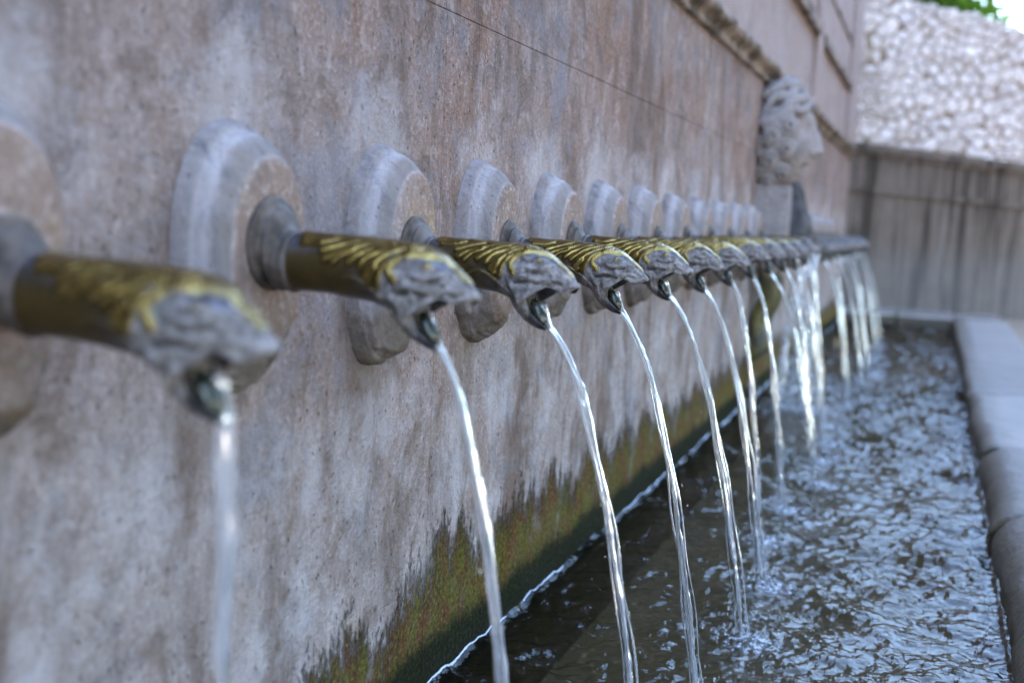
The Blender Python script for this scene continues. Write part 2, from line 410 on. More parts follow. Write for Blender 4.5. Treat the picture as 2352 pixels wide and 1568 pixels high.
def mat_jet():
    t = NT('falling_water'); 
    g = t.n('ShaderNodeBsdfGlass'); g.inputs['IOR'].default_value = 1.33; g.inputs['Roughness'].default_value = .0
    d = t.n('ShaderNodeBsdfTranslucent'); d.inputs['Color'].default_value = (.9, .9, .95, 1)
    d2 = t.n('ShaderNodeBsdfDiffuse'); d2.inputs['Color'].default_value = (.9, .9, .95, 1)
    tr = t.n('ShaderNodeBsdfTransparent')
    a = t.n('ShaderNodeAddShader'); t.t.links.new(d.outputs[0], a.inputs[0]); t.t.links.new(d2.outputs[0], a.inputs[1])
    m = t.n('ShaderNodeMixShader'); m.inputs[0].default_value = .16
    t.t.links.new(g.outputs[0], m.inputs[1]); t.t.links.new(d2.outputs[0], m.inputs[2]); t.t.links.new(m.outputs[0], t.out.inputs[0])
    return t.m
M_JET = mat_jet()
def mat_foam():
    t = NT('white_water'); P = t.pos()
    d = t.n('ShaderNodeBsdfDiffuse'); d.inputs['Color'].default_value = (.75, .77, .82, 1)
    g = t.n('ShaderNodeBsdfGlass'); g.inputs['IOR'].default_value = 1.33
    tr = t.n('ShaderNodeBsdfTransparent')
    m = t.n('ShaderNodeMixShader'); m.inputs[0].default_value = .45
    t.t.links.new(g.outputs[0], m.inputs[1]); t.t.links.new(d.outputs[0], m.inputs[2])
    m2 = t.n('ShaderNodeMixShader'); t.put(m2.inputs[0], t.step(.45, .6, t.noise(t.scale(P, (40, 40, 14)), 1., 4)))
    t.t.links.new(tr.outputs[0], m2.inputs[1]); t.t.links.new(m.outputs[0], m2.inputs[2]); t.t.links.new(m2.outputs[0], t.out.inputs[0])
    return t.m
M_FOAM = mat_foam()
def mat_water():
    t = NT('basin_water'); P = t.pos(); foam_and_glint = t.attr('foam_and_glint')[0]
    h = t.add(t.mul(t.noise(t.scale(P, (26, 20, 1)), 1., 2, .5, .6), 1.), t.mul(t.noise(t.scale(P, (75, 60, 1)), 1., 2, .5), .30))
    nrm = t.bump(h, .6, .008)
    gl = t.n('ShaderNodeBsdfGlossy'); gl.inputs['Roughness'].default_value = .02; t.put(gl.inputs['Normal'], nrm)
    tr = t.n('ShaderNodeBsdfTransparent'); tr.inputs['Color'].default_value = (.66, .64, .52, 1)
    fr = t.n('ShaderNodeFresnel'); fr.inputs['IOR'].default_value = 1.33; t.put(fr.inputs['Normal'], nrm)
    m = t.n('ShaderNodeMixShader'); t.t.links.new(fr.outputs[0], m.inputs[0]); t.t.links.new(tr.outputs[0], m.inputs[1]); t.t.links.new(gl.outputs[0], m.inputs[2])
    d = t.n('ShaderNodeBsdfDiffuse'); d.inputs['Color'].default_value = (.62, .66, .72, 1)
    ff = t.mul(t.step(.52, .70, t.add(t.mul(foam_and_glint, .45), t.mul(t.noise(t.scale(P, (60, 60, 1)), 1., 5, .7), .75))), .75)
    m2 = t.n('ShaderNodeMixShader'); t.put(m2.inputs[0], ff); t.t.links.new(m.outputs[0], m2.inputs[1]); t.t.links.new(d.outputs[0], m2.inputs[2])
    t.t.links.new(m2.outputs[0], t.out.inputs[0]); return t.m
M_WATER = mat_water()
def mat_leaf(nm, c):
    t = NT(nm); oi = t.noise(t.pos(), 3., 3)
    col = t.mix(oi, tuple(x*.6 for x in c), tuple(x*1.5 for x in c))
    d = t.n('ShaderNodeBsdfDiffuse'); t.put(d.inputs[0], col); tl = t.n('ShaderNodeBsdfTranslucent'); t.put(tl.inputs[0], t.mix(.5, col, (.12, .22, .01)))
    m = t.n('ShaderNodeMixShader'); m.inputs[0].default_value = .5; t.t.links.new(d.outputs[0], m.inputs[1]); t.t.links.new(tl.outputs[0], m.inputs[2])
    t.t.links.new(m.outputs[0], t.out.inputs[0]); return t.m
M_LEAF = mat_leaf('green_leaves', (.07, .13, .02)); M_BLOCKER = mat_simple('dark_blocker_leaf', (.018, .028, .008), (.050, .070, .020), 4, .8, 0., 0., .01, .1); M_BARK = mat_simple('grey_bark', (.06, .05, .04), (.14, .12, .10), 12, .9)  # the dark leaf tone serves the unseen trees added as a sky blocker

# ------------------------------------------------------------------ ground
def quad_sheet(rects, z, name, mat):
    V = []; F = []
    for (x0, x1, y0, y1) in rects:
        b = len(V); V += [(x0, y0, z), (x1, y0, z), (x1, y1, z), (x0, y1, z)]; F.append([b, b+1, b+2, b+3])
    return link(name, mesh_np(name, V, F, mat, False))
g = quad_sheet([(1.70, 300, -300, 300), (-300, -.9, -300, 300), (-.9, 1.70, -300, -4.2), (-.9, 1.70, 14.6, 300)], .03, 'ground', M_GROUND); tag(g, kind='structure')

# ------------------------------------------------------------------ fountain wall
YW0, YW1 = -3.0, 13.42
wall = tag(empty('fountain_wall', (0, 5, 0)), 'long weathered pink grey stone fountain wall with mossy foot', 'wall')
def wpart(name, V, F, mat, smooth=False, parent=None):
    o = link(name, mesh_np(name, V, F, mat, smooth), parent or wall); o.matrix_parent_inverse = (parent or wall).matrix_basis.inverted(); return o
wpart('wall_core', *rbox(-.75, -.012, YW0, YW1 - .004, -.5, 6.2), M_UPPER)
wpart('unseen_sun_blocker', *rbox(-1.6, -.78, YW0 - 6, 24., -.5, 8.6), M_UPPER)  # out-of-view wall added to keep the sun off the end wall
G = .0007
lower_j = [YW0, -.9, 2.174, 5.25, 8.33, 11.4, YW1]; upper_j = [YW0, -.2, 2.845, 5.9, 8.95, 12.0, YW1]
for js, z0, z1 in ((lower_j, -.45, 1.447), (upper_j, 1.447, 1.842)):
    for a, b in zip(js[:-1], js[1:]):
        wpart('stone_slab', *rbox(-.10, 0, a + G, b - G, z0 + G, z1 - G, .0008), M_WALL)
# cornice: a thin lip, a hollow and a heavier roll above it
def cornice_profile(y0, y1):
    pr = [(-.05, 1.846), (.020, 1.846), (.024, 1.851), (.024, 1.862), (.019, 1.866), (.018, 1.880), (.028, 1.892), (.052, 1.900), (.066, 1.914), (.066, 1.936), (.058, 1.944), (.020, 1.975), (-.05, 1.978)]
    ys = np.linspace(y0, y1, max(3, int((y1 - y0)/.04)))
    V = np.array([[(x + (.010*(fbm(y*7, z*30, 3.) - .5) if x > .01 else 0), y, z + .006*(fbm(y*6, z*20, 9.) - .5)) for (x, z) in pr] for y in ys])
    F = grid_faces(len(ys), len(pr)).tolist(); n = len(pr)
    F.append(list(range(n))); F.append([(len(ys)-1)*n + i for i in range(n)][::-1])
    return V.reshape(-1, 3), F
for a, b in zip([YW0, -.4, 1.5, 3.45, 5.2, 7.1, 9.0, 10.9, 12.3], [-.4, 1.5, 3.45, 5.2, 7.1, 9.0, 10.9, 12.3, YW1 + .03]):
    wpart('cornice_block', *cornice_profile(a + .002, b - .002), M_CORN, True)
for a, b in zip([YW0, 0, 3.0, 6.0, 8.86, 9.26, 12.3], [0, 3.0, 6.0, 8.86, 9.26, 12.3, YW1]):
    pil = (a == 8.86) or (a == 12.3)
    wpart('pilaster' if pil else 'upper_slab', *rbox(-.10, .035 if pil else 0, a + G, b - G, 1.981, 5.6, .003), M_UPPER)
for (a, b, z0, z1, x) in ((6.1, 8.855, 2.47, 2.56, .055), (3.1, 5.9, 2.47, 2.56, .055), (9.27, 12.295, 2.47, 2.54, .05), (9.27, 12.295, 2.93, 2.965, .018), (6.1, 8.855, 2.95, 2.985, .018), (YW0, YW1, 5.605, 5.85, .12)):
    wpart('ledge', *rbox(-.02, x, a, b, z0, z1, .006), M_CORN)

# ------------------------------------------------------------------ spouts
TOPX = np.array([.10, .1295, .1635, .2097, .2462, .2823, .3092, .3361, .3542, .3724, .3906, .398, .402])
TOPZ = np.array([.004, .0055, .0030, .0023, .0009, -.0014, -.0032, -.0109, -.0223, -.0361, -.0515, -.0600, -.0665])
BOTX = np.array([.10, .15, .2066, .2543, .2726, .2874, .3000, .3080, .3120, .325, .340, .356, .366, .381, .394, .402])
BOTZ = np.array([-.074, -.076, -.0784, -.0836, -.0891, -.0982, -.116, -.128, -.096, -.089, -.081, -.071, -.073, -.0790, -.0770, -.0690])
HWX = np.array([.10, .15, .21, .25, .285, .315, .345, .365, .385, .396, .402])
HWY = np.array([.0385, .0385, .040, .043, .047, .049, .043, .033, .023, .015, .004])
FING = [  # ridges of the leaf relief, side view, (x, z) from the root at the crest to the tip, half width at root and tip
 ([(.207, .002), (.1778, -.004), (.1501, -.0052)], .0028, .0040), ([(.2379, 0.), (.2057, -.0078), (.1823, -.0150)], .0028, .0042),
 ([(.2738, -.0016), (.2384, -.0085), (.2062, -.0179), (.1875, -.0280)], .0030, .0046), ([(.232, -.0130), (.2150, -.0225), (.2021, -.0310)], .0026, .0036),
 ([(.2835, -.0035), (.2484, -.0150), (.2256, -.0285)], .0030, .0048), ([(.3099, -.0037), (.275, -.0114), (.2542, -.0226), (.2422, -.0340)], .0030, .0042),
 ([(.3198, -.0056), (.2852, -.0165), (.263, -.0330), (.2511, -.0460)], .0030, .0042), ([(.2702, -.0345), (.2600, -.0470), (.2586, -.0535)], .0026, .0040),
 ([(.3252, -.0090), (.2943, -.0215), (.2773, -.0360), (.2704, -.0565)], .0030, .0048),
 ([(.364, -.0240), (.3376, -.0150), (.3116, -.0175), (.2946, -.0278), (.2905, -.0390), (.2993, -.0505)], .0036, .0052)]
def catmull(P, n):
    P = np.asarray(P, float); Q = np.vstack([2*P[0] - P[1], P, 2*P[-1] - P[-2]]); out = []
    t = np.linspace(0, len(P) - 1, n); i = np.minimum(t.astype(int), len(P) - 2); u = (t - i)[:, None]
    a, b, c, d = Q[i], Q[i+1], Q[i+2], Q[i+3]
    return .5*(2*b + (c - a)*u + (2*a - 5*b + 4*c - d)*u**2 + (3*b - a - 3*c + d)*u**3)
def sm_interp(x, xs, ys, r=.006):
    return sum(np.interp(x + k*r, xs, ys)*w for k, w in ((-1, .25), (0, .5), (1, .25)))
def body_mesh(seed):
    rs = np.random.default_rng(seed); off = rs.random(3)*20
    xs = np.concatenate([np.linspace(.10, .19, 50, endpoint=False), np.linspace(.19, .402, 170)])
    th = np.linspace(0, 2*np.pi, 180, endpoint=False)
    x = xs[:, None] + 0*th[None]; T = th[None] + 0*xs[:, None]
    top = sm_interp(x, TOPX, TOPZ); bot = sm_interp(x, BOTX, BOTZ, .003); hw = sm_interp(x, HWX, HWY)
    mouth = smooth01(.309, .316, x)*(1 - smooth01(.392, .400, x))
    zc = np.where(x < .309, (top + bot)/2, 0); zc = (top*.5 + bot*.5)*(1 - mouth) + (top*.42 + bot*.58)*mouth
    c, s = np.cos(T), np.sin(T)
    e = .88
    w = hw*np.sign(s)*np.abs(s)**e; up = c >= 0
    z = np.where(up, zc + (top - zc)*np.abs(c)**.95, zc - (zc - bot)*np.abs(c)**.95)
    # hollow palate behind the upper lip
    a = np.abs(T - np.pi)/(np.pi/2)                      # 0 at the bottom centre, 1 at the side
    lipw = hw*.90
    fa = smooth01(.45, 1., a)
    wm = np.sign(s)*np.where(a < .45, lipw*(a/.45), lipw + (hw - lipw)*fa)
    zm = np.where(a < .45, bot + .026*(1 - (a/.45)**2), bot + (zc - bot)*fa)
    low = (~up)
    w = np.where(low, w*(1 - mouth) + wm*mouth, w); z = np.where(low, z*(1 - mouth) + zm*mouth, z)
    # the flank is fuller towards the head, like cheeks
    nz = z - zc; ln = np.sqrt(w**2 + nz**2) + 1e-9; ny_, nz_ = w/ln, nz/ln
    side = np.where(a > .62, 1, 0)*smooth01(.60, .70, np.abs(T - np.pi)/(np.pi/2)) if False else smooth01(.55, .75, np.abs(T - np.pi)/(np.pi/2))
    H = np.zeros_like(x); gold = np.zeros_like(x)
    sgn = np.sign(s)
    for pts, w0, w1 in FING:
        jit = rs.normal(0, .0009, (len(pts), 2)); C = catmull(np.array(pts) + jit, 26)
        u = np.linspace(0, 1, 26); ww = 1.42*(w0 + (w1 - w0)*u**1.4)
        best = np.full_like(x, 1e9)
        for (cx, cz), q in zip(C, ww):
            best = np.minimum(best, np.sqrt((x - cx)**2 + (z - cz)**2)/q)
        prof = np.sqrt(np.clip(1 - best**2, 0, 1)); H = np.maximum(H, prof)
        gold = np.maximum(gold, smooth01(1.05, .55, best))
        H = np.where((best > 1) & (best < 1.7) & (H < .05), np.minimum(H, -.25*(1.7 - best)/.7), H)
    leaf = np.zeros_like(x)
    for pts, w0, w1 in FING:
        C = catmull(pts, 20)
        for cx, cz in C: leaf = np.maximum(leaf, smooth01(.0125, .0070, np.sqrt((x - cx)**2 + (z - cz)**2)))
    H *= side; gold *= side
    bt = np.interp(x, [.30, .335, .355], [1, .55, .20]); band = smooth01(.0085*bt, .0035*bt, top - z)*smooth01(.128, .140, x)*(1 - smooth01(.385, .398, x))
    H = np.where(band > H, np.maximum(H, band*.8), H); gold = np.maximum(gold, band)
    # lower fin
    C = catmull([(.2006, -.0597), (.2239, -.0498), (.244, -.0536), (.2681, -.0688), (.2756, -.075)], 30); best = np.full_like(x, 1e9)
    for cx, cz in C: best = np.minimum(best, np.sqrt((x - cx)**2 + (z - cz)**2)/.0026)
    fin = np.sqrt(np.clip(1 - best**2, 0, 1)); finz = np.interp(x, C[:, 0], C[:, 1]); inside = (x > .20) & (x < .277) & (z < finz)
    H = np.maximum(H, fin*.55); H = np.where(inside, np.maximum(H, .25), H); gold = np.maximum(gold, .62*smooth01(1.2, .4, best))
    # eye, brow fold, nostril, lip folds
    def blob(cx, cz, rx, rz): return np.exp(-(((x - cx)/rx)**2 + ((z - cz)/rz)**2))*smooth01(.35, .6, np.abs(s))
    eye = blob(.342, -.0300, .0088, .0056); ring = blob(.340, -.0310, .0150, .0105)
    H = H*(1 - .9*np.clip(ring*1.6, 0, 1)) + 1.5*eye - .55*(ring - eye)*(x > .325)
    gold = gold*(1 - np.clip(1.2*(ring - eye), 0, 1)*(z < -.0235)); gold = np.maximum(gold, .75*smooth01(.55, .85, eye))
    H -= .7*blob(.3615, -.0555, .0045, .0035)
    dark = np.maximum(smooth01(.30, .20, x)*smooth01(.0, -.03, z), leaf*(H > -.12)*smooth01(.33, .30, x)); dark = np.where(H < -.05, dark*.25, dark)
    lime = smooth01(.268, .296, x - .35*(z + .03))*smooth01(-.018, -.032, z + .25*(x - .33))
    lime = np.maximum(lime, smooth01(.335, .36, x)*smooth01(.004, .012, top - z))
    def stroke(P, q, amp):
        C = catmull(P, 30); best = np.full_like(x, 1e9)
        for cx, cz in C: best = np.minimum(best, np.sqrt((x - cx)**2 + (z - cz)**2)/q)
        return amp*np.exp(-best**2)*smooth01(.30, .55, np.abs(s))
    Hs = stroke([(.397, -.068), (.376, -.0735), (.358, -.0655), (.337, -.079), (.319, -.0915), (.311, -.110)], .0040, .95)
    Hs = Hs + stroke([(.300, -.060), (.320, -.0570), (.340, -.0600), (.360, -.0575), (.380, -.062)], .0038, .55) - stroke([(.300, -.068), (.322, -.0655), (.345, -.0690), (.366, -.0655)], .0034, .75)
    Hs = Hs + stroke([(.292, -.072), (.303, -.083), (.306, -.100)], .0040, .55) - stroke([(.286, -.078), (.296, -.090), (.299, -.108)], .0034, .60)
    Hs = Hs + stroke([(.322, -.0420), (.337, -.0445), (.352, -.0415), (.360, -.0350)], .0030, .60) - stroke([(.322, -.0470), (.338, -.0500), (.356, -.0470)], .0028, .55)
    H = H + Hs*lime
    disp = H*.0056
    nb = fbm(x*90 + off[0], w*90 + off[1], z*90 + off[2], 4) - .5; n2 = fbm(x*34 + off[2], w*34 + off[0], z*34 + off[1], 3) - .5
    disp = disp + lime*(1 - gold)*(nb*.0062 + n2*.0060) + (n2*.0016 + nb*.0006)
    inner = (a < .45)*mouth
    gold = gold*(1 - inner); lime = lime*(1 - inner)
    disp = disp*(1 - inner)
    y = w + ny_*disp; z2 = z + nz_*disp
    n, m = x.shape
    V = np.stack([x, y, z2], -1).reshape(-1, 3); wear = np.stack([gold, lime, dark*(1 - inner)], -1).reshape(-1, 3)
    F = grid_faces(n, m, True)[:, ::-1].tolist()
    V = np.vstack([V, [xs[0], 0, (TOPZ[0] + BOTZ[0])/2], [xs[-1] + .001, 0, -.0675]]); wear = np.vstack([wear, [0, 0, 1], [0, 1, 0]])
    for j in range(m):
        F.append([n*m, j, (j+1) % m]); F.append([n*m + 1, (n-1)*m + (j+1) % m, (n-1)*m + j])
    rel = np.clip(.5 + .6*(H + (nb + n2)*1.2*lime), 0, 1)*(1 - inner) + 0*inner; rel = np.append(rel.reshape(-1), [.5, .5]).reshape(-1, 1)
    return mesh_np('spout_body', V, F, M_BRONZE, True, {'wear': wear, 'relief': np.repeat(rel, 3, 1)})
def jaw_mesh():
    C = catmull([(.285, -.066), (.302, -.085), (.318, -.105), (.334, -.1245), (.350, -.1415)], 40)
    T = np.gradient(C, axis=0); T /= np.linalg.norm(T, axis=1)[:, None]; N = np.stack([-T[:, 1], T[:, 0]], -1)   # open side: up and forward
    s = np.linspace(0, 1, 40); r = np.interp(s, [0, .3, .6, .85, 1], [.026, .032, .029, .017, .007])
    an = np.radians(np.linspace(-112, 112, 44)); rows = []
    for layer in (0, 1):
        rr = r - (0 if layer == 0 else np.minimum(.0055, r*.35)); g = []
        for i in range(40):
            ll = []
            for q in an*float(np.interp(s[i], [0, .3, .6, 1], [1, 1, .78, .75])):
                k = 1 + .10*(fbm(s[i]*6, q*2.5, 4.) - .5)*(1 if layer == 0 else .4) + .05*math.cos(q*5)*(layer == 0)
                d = -math.cos(q)*rr[i]*.86*k; l = math.sin(q)*rr[i]*k
                ll.append((C[i, 0] + N[i, 0]*d, l, C[i, 1] + N[i, 1]*d))
            g.append(ll)
        rows.append(np.array(g).reshape(-1, 3))
    n, m = 40, 44; F = grid_faces(n, m).tolist(); off = n*m
    F += [[off + q for q in f][::-1] for f in F]
    for i in range(n - 1):
        F.append([i*m, (i+1)*m, off + (i+1)*m, off + i*m]); F.append([i*m + m-1, off + i*m + m-1, off + (i+1)*m + m-1, (i+1)*m + m-1])
    for j in range(m - 1): F.append([(n-1)*m + j, (n-1)*m + j+1, off + (n-1)*m + j+1, off + (n-1)*m + j])
    V = np.vstack(rows); wear = np.zeros((len(V), 3)); wear[:off, 1] = .95*smooth01(.326, .308, V[:off, 0] - .25*np.abs(V[:off, 1])); wear[off:, 1] = .0
    return mesh_np('lower_jaw', V, F, M_BRONZE, True, {'wear': wear, 'relief': np.full((len(V), 3), .5)})
def ellipsoid(c, a, rot, n=14, m=20, mat=None, name='blob', rough=0):
    u = np.linspace(0, np.pi, n)[:, None]; v = np.linspace(0, 2*np.pi, m, endpoint=False)[None]
    P = np.stack([np.cos(u) + 0*v, np.sin(u)*np.cos(v), np.sin(u)*np.sin(v)], -1).reshape(-1, 3)
    if rough: P *= 1 + rough*(fbm(P[:, 0]*3, P[:, 1]*3, P[:, 2]*3, 3) - .5)[:, None]
    P = P*np.array(a); cr, sr = math.cos(rot), math.sin(rot)
    Q = np.stack([P[:, 0]*cr - P[:, 2]*sr, P[:, 1], P[:, 0]*sr + P[:, 2]*cr], -1) + np.array(c)
    return mesh_np(name, Q, grid_faces(n, m, True), mat)
def lathe_x(prof, m=56, zc=0., wob=0.):
    th = np.linspace(0, 2*np.pi, m, endpoint=False)
    V = np.array([[(x, r*math.sin(t), zc + r*math.cos(t)) for t in th] for x, r in prof]).reshape(-1, 3)
    return V, grid_faces(len(prof), m, True)[:, ::-1]
def flange_mesh(r):
    pr = [(.070, r), (.0795, r), (.0815, r + .0015), (.086, r + .001), (.0885, r - .003), (.0900, r - .008), (.094, r - .0125), (.100, r*.5 + .024 - .001), (.108, .0445), (.116, .0425), (.1185, .0440), (.1215, .0440), (.1235, .0420), (.126, .0385), (.126, .02)]
    pr = catmull(pr, 60)
    V, F = lathe_x(pr, 64, 0.)
    # slide the centre down to meet the pipe
    k = smooth01(.088, .115, V[:, 0]); V[:, 2] += -.012 - k*.0235
    return mesh_np('flange', V, F, M_FLANGE)
def boss_mesh(seed):
    rs = np.random.default_rng(seed); o = rs.random(3)*30
    st = [(-.02, 1.05, 0), (.0, 1.05, 0), (.020, 1.01, 0), (.026, .985, 0), (.030, .955, 0), (.040, .94, .0), (.052, .905, .2), (.062, .845, .5), (.071, .785, .85), (.0765, .748, 1), (.079, .730, 1), (.080, .715, 1), (.0802, .45, 1), (.0802, .12, 1), (.0802, 0.005, 1)]
    st = np.array(st); fine = np.interp(np.linspace(0, len(st) - 1, 70), np.arange(len(st)), st[:, 0]), np.interp(np.linspace(0, len(st) - 1, 70), np.arange(len(st)), st[:, 1])
    m = 120; th = np.linspace(0, 2*np.pi, m, endpoint=False); V = []
    for x, sc in zip(*fine):
        c, s = np.cos(th), np.sin(th)
        yy = .117*sc*np.sign(s)*np.abs(s)**.92
        zz = np.where(c >= 0, .166*sc*np.abs(c)**1.0, -.225*(sc*.55 + .45*min(1, sc*1.02))*np.abs(c)**1.0)
        V.append(np.stack([np.full(m, x), yy, zz], -1))
    V = np.array(V).reshape(-1, 3)
    sc = np.repeat(fine[1], m)
    lowp = smooth01(-.05, -.15, V[:, 2])
    nn = fbm(V[:, 0]*28 + o[0], V[:, 1]*28 + o[1], V[:, 2]*28 + o[2], 5) - .5
    nb = fbm(V[:, 0]*9 + o[1], V[:, 1]*9 + o[2], V[:, 2]*9 + o[0], 3) - .5
    amp = .005 + .012*lowp
    rad = np.stack([0*V[:, 0], V[:, 1], V[:, 2]], -1); rad /= np.linalg.norm(rad, axis=1)[:, None] + 1e-6
    edge = smooth01(.1, .6, sc)
    V = V + rad*((nn*amp + nb*(.005 + .014*lowp))*edge)[:, None]
    V[:, 0] += (nn*(.003 + .020*lowp) + nb*.026*lowp)*smooth01(.0, .03, V[:, 0])*np.where(sc < .73, .35 + .65*lowp, 1)
    return mesh_np('stone_boss', V, grid_faces(70, m, True)[:, ::-1], M_BOSS)
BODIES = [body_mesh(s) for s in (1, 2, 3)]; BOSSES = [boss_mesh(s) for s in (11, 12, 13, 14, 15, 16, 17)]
JAW = jaw_mesh(); FL_BIG = flange_mesh(.066); FL = flange_mesh(.055)
TONGUE = ellipsoid((.334, -.006, -.1150), (.024, .014, .0105), math.radians(-58), 16, 24, M_TONGUE, 'tongue', .35)
ordw = ['', 'first', 'second', 'third', 'fourth', 'fifth', 'sixth', 'seventh', 'eighth', 'ninth', 'tenth', 'eleventh', 'twelfth']
def which(k, noun):
    if k == 1: return noun[0] + ' cut off by the left edge of the picture'
    if k <= 12: return f'{noun[1]}, {ordw[k]} from the left'
    return f'{noun[1]}, {ordw[k - 13]} beyond the carved head'
jets_v = {1: .02, 2: .46, 3: .61, 4: .62, 5: .675, 6: .615, 7: .41, 8: .45, 9: .665, 10: .50, 11: .50, 12: .38, 14: .55, 15: .45, 16: .62, 17: .68, 18: .58, 19: .5, 20: .64, 21: .56, 22: .62}
VZ0 = .6                                       # the water already runs downhill when it leaves the jaw
fall_t = lambda h: (-VZ0 + math.sqrt(VZ0*VZ0 + 4*4.905*h))/(2*4.905)
dz_s = {1: -.012, 2: .011, 3: 0, 4: .0, 5: .006}
for k in SPOUTS:
    y = Y1 + S*(k - 1) - (.02 if k == 1 else 0); z = ZA + dz_s.get(k, float(rng.normal(.003, .003)))
    r = empty('bronze_spout', (0, y, z))
    tag(r, which(k, ('blurred bronze fish-head spout', 'gilded bronze fish-head spout on its oval stone boss')) if k <= 12 else which(k, ('', 'dark bronze fish-head spout on its oval stone boss')), 'spout', 'fish-head spouts along the fountain wall')
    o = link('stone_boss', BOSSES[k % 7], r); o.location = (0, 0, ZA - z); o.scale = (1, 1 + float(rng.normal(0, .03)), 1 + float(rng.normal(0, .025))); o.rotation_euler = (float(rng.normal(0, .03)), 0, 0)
    link('flange', FL_BIG if k == 2 else FL, r)
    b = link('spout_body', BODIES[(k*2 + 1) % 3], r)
    gd = .72 if k == 1 else 1.0 if k <= 4 else (max(.55, 1.0 - .07*(k - 4)) if k < 13 else .25); b.color = (gd*float(rng.uniform(.92, 1.05)), float(rng.uniform(.85, 1.1)), 0, 1)
    j = link('lower_jaw', JAW, r); j.color = (0, 1, 0, 1); link('tongue', TONGUE, j)
    if k > 2: r.rotation_euler = (float(rng.normal(0, .05)), float(rng.normal(0, .010)), float(rng.normal(0, .022)))

# ------------------------------------------------------------------ water jets
def strand(P0, v, zfall, r0, r1, ph, n=150, m=14, pre=None, wig=.0012, flat=.28, vy=0.):
    tt = np.linspace(0, 1, n)**.8*fall_t(max(zfall, .02))
    X = P0[0] + v*tt; Z = P0[2] - VZ0*tt - 4.905*tt**2; Yy = P0[1] + vy*tt
    P = np.stack([X, Yy, Z], -1)
    if pre is not None: P = np.vstack([pre, P]); 
    L = np.concatenate([[0], np.cumsum(np.linalg.norm(np.diff(P, axis=0), axis=1))])
    P[:, 1] += wig*np.sin(L*34 + ph)*np.minimum(1, L/.1); P[:, 0] += wig*np.sin(L*27 + ph*2.1)*np.minimum(1, L/.1)
    rad = r0 + (r1 - r0)*np.minimum(1, L/L[-1]*1.6)
    rad = rad*(1 + (.30 + .40*np.minimum(1, L/.8))*(fbm(L*22 + ph*3, 0*L, 0*L + ph, 3) - .5)*2)
    def rf(s, th):
        l = (s*L[-1])
        return 1 + flat*np.cos(2*th + l*8 + ph) + .16*np.cos(3*th - l*11 + ph*1.7) + .10*np.cos(5*th + l*14 + ph) + .07*np.cos(8*th - l*9 + ph*2) + .34*(vnoise(np.cos(th)*1.6 + ph, np.sin(th)*1.6, l*26) - .5)
    return tube(P, rad, m, rf)
def drops(c, n, spread, size, seed, flatten=.6):
    rs = np.random.default_rng(seed); parts = []
    ico = np.array([(0, 0, 1), (.894, 0, .447), (.276, .851, .447), (-.724, .526, .447), (-.724, -.526, .447), (.276, -.851, .447), (.724, .526, -.447), (-.276, .851, -.447), (-.894, 0, -.447), (-.276, -.851, -.447), (.724, -.526, -.447), (0, 0, -1)])
    fi = [(0,1,2),(0,2,3),(0,3,4),(0,4,5),(0,5,1),(1,6,2),(2,7,3),(3,8,4),(4,9,5),(5,10,1),(6,7,2),(7,8,3),(8,9,4),(9,10,5),(10,6,1),(6,11,7),(7,11,8),(8,11,9),(9,11,10),(10,11,6)]
    for i in range(n):
        a = rs.random()*6.283; d = abs(rs.normal(0, spread)); h = abs(rs.normal(0, spread*flatten))*math.exp(-d/spread*.5)
        s = size*(.4 + rs.random()**2*1.4)
        parts.append((ico*s*np.array([1, 1, 1 + rs.random()]) + np.array([c[0] + d*math.cos(a), c[1] + d*math.sin(a), c[2] + h]), [list(f) for f in fi]))
    return join(parts)
IMPACT = []
TIPX, TIPZ = .347, -.139
for k in SPOUTS:
    y = Y1 + S*(k - 1) - (.02 if k == 1 else 0); z = ZA + (dz_s.get(k, 0.)); v = jets_v[k]
    base = np.array([0, y, 0]); r = empty('water_jet', (.35, y, 0))
    tag(r, which(k, ('blurred water jet from the spout', 'clear thin water jet from the fish-head spout')) if k <= 12 else which(k, ('', 'clear thin water jet pouring from the dark spout')), 'water jet', 'jets of water falling into the basin')
    def put(name, VF, mat=M_JET, par=None):
        V, F = VF; V = V - np.array([.35, y, 0]); return link(name, mesh_np(name, V, F, mat), par or r)
    pre = np.array([(.330, y + .006, z - .100), (.336, y + .004, z - .114), (.341, y + .002, z - .127), (.345, y, z - .1345)])
    R0, R1 = (.0058, .0050) if k != 1 else (.0085, .0080)
    put('main_strand', strand((TIPX, y, z + TIPZ), v, z + TIPZ + .02, R0, R1, k*1.7, 260, 30, pre))
    put('side_strand', strand((TIPX, y - .007, z + TIPZ), v*1.05 + .02, z + TIPZ + .02, .0022, .0016, k*2.3 + 1, 150, 10, None, .0022))
    put('side_strand', strand((TIPX - .002, y + .007, z + TIPZ), v*.94, z + TIPZ + .02, .0019, .0015, k*3.1 + 2, 150, 10, None, .0022))
    xi = TIPX + v*fall_t(z + TIPZ); IMPACT.append((xi, y, k))
    if k > 1:
        q = np.random.default_rng(300 + k); pt = []
        for i in range(26):
            t_ = fall_t(z + TIPZ)*q.uniform(.35, 1); c_ = np.array([TIPX + v*t_ + q.normal(0, .012), y + q.normal(0, .012), z + TIPZ - VZ0*t_ - 4.905*t_*t_])
            pt.append(drops(c_, 1, .0005, .0016, 900 + i + k*40))
        tag(put('loose_drops', join(pt)), kind='stuff')
        o = put('splash_drops', drops((xi, y, .0), 110, .050, .0026, k, .9)); tag(o, kind='stuff')

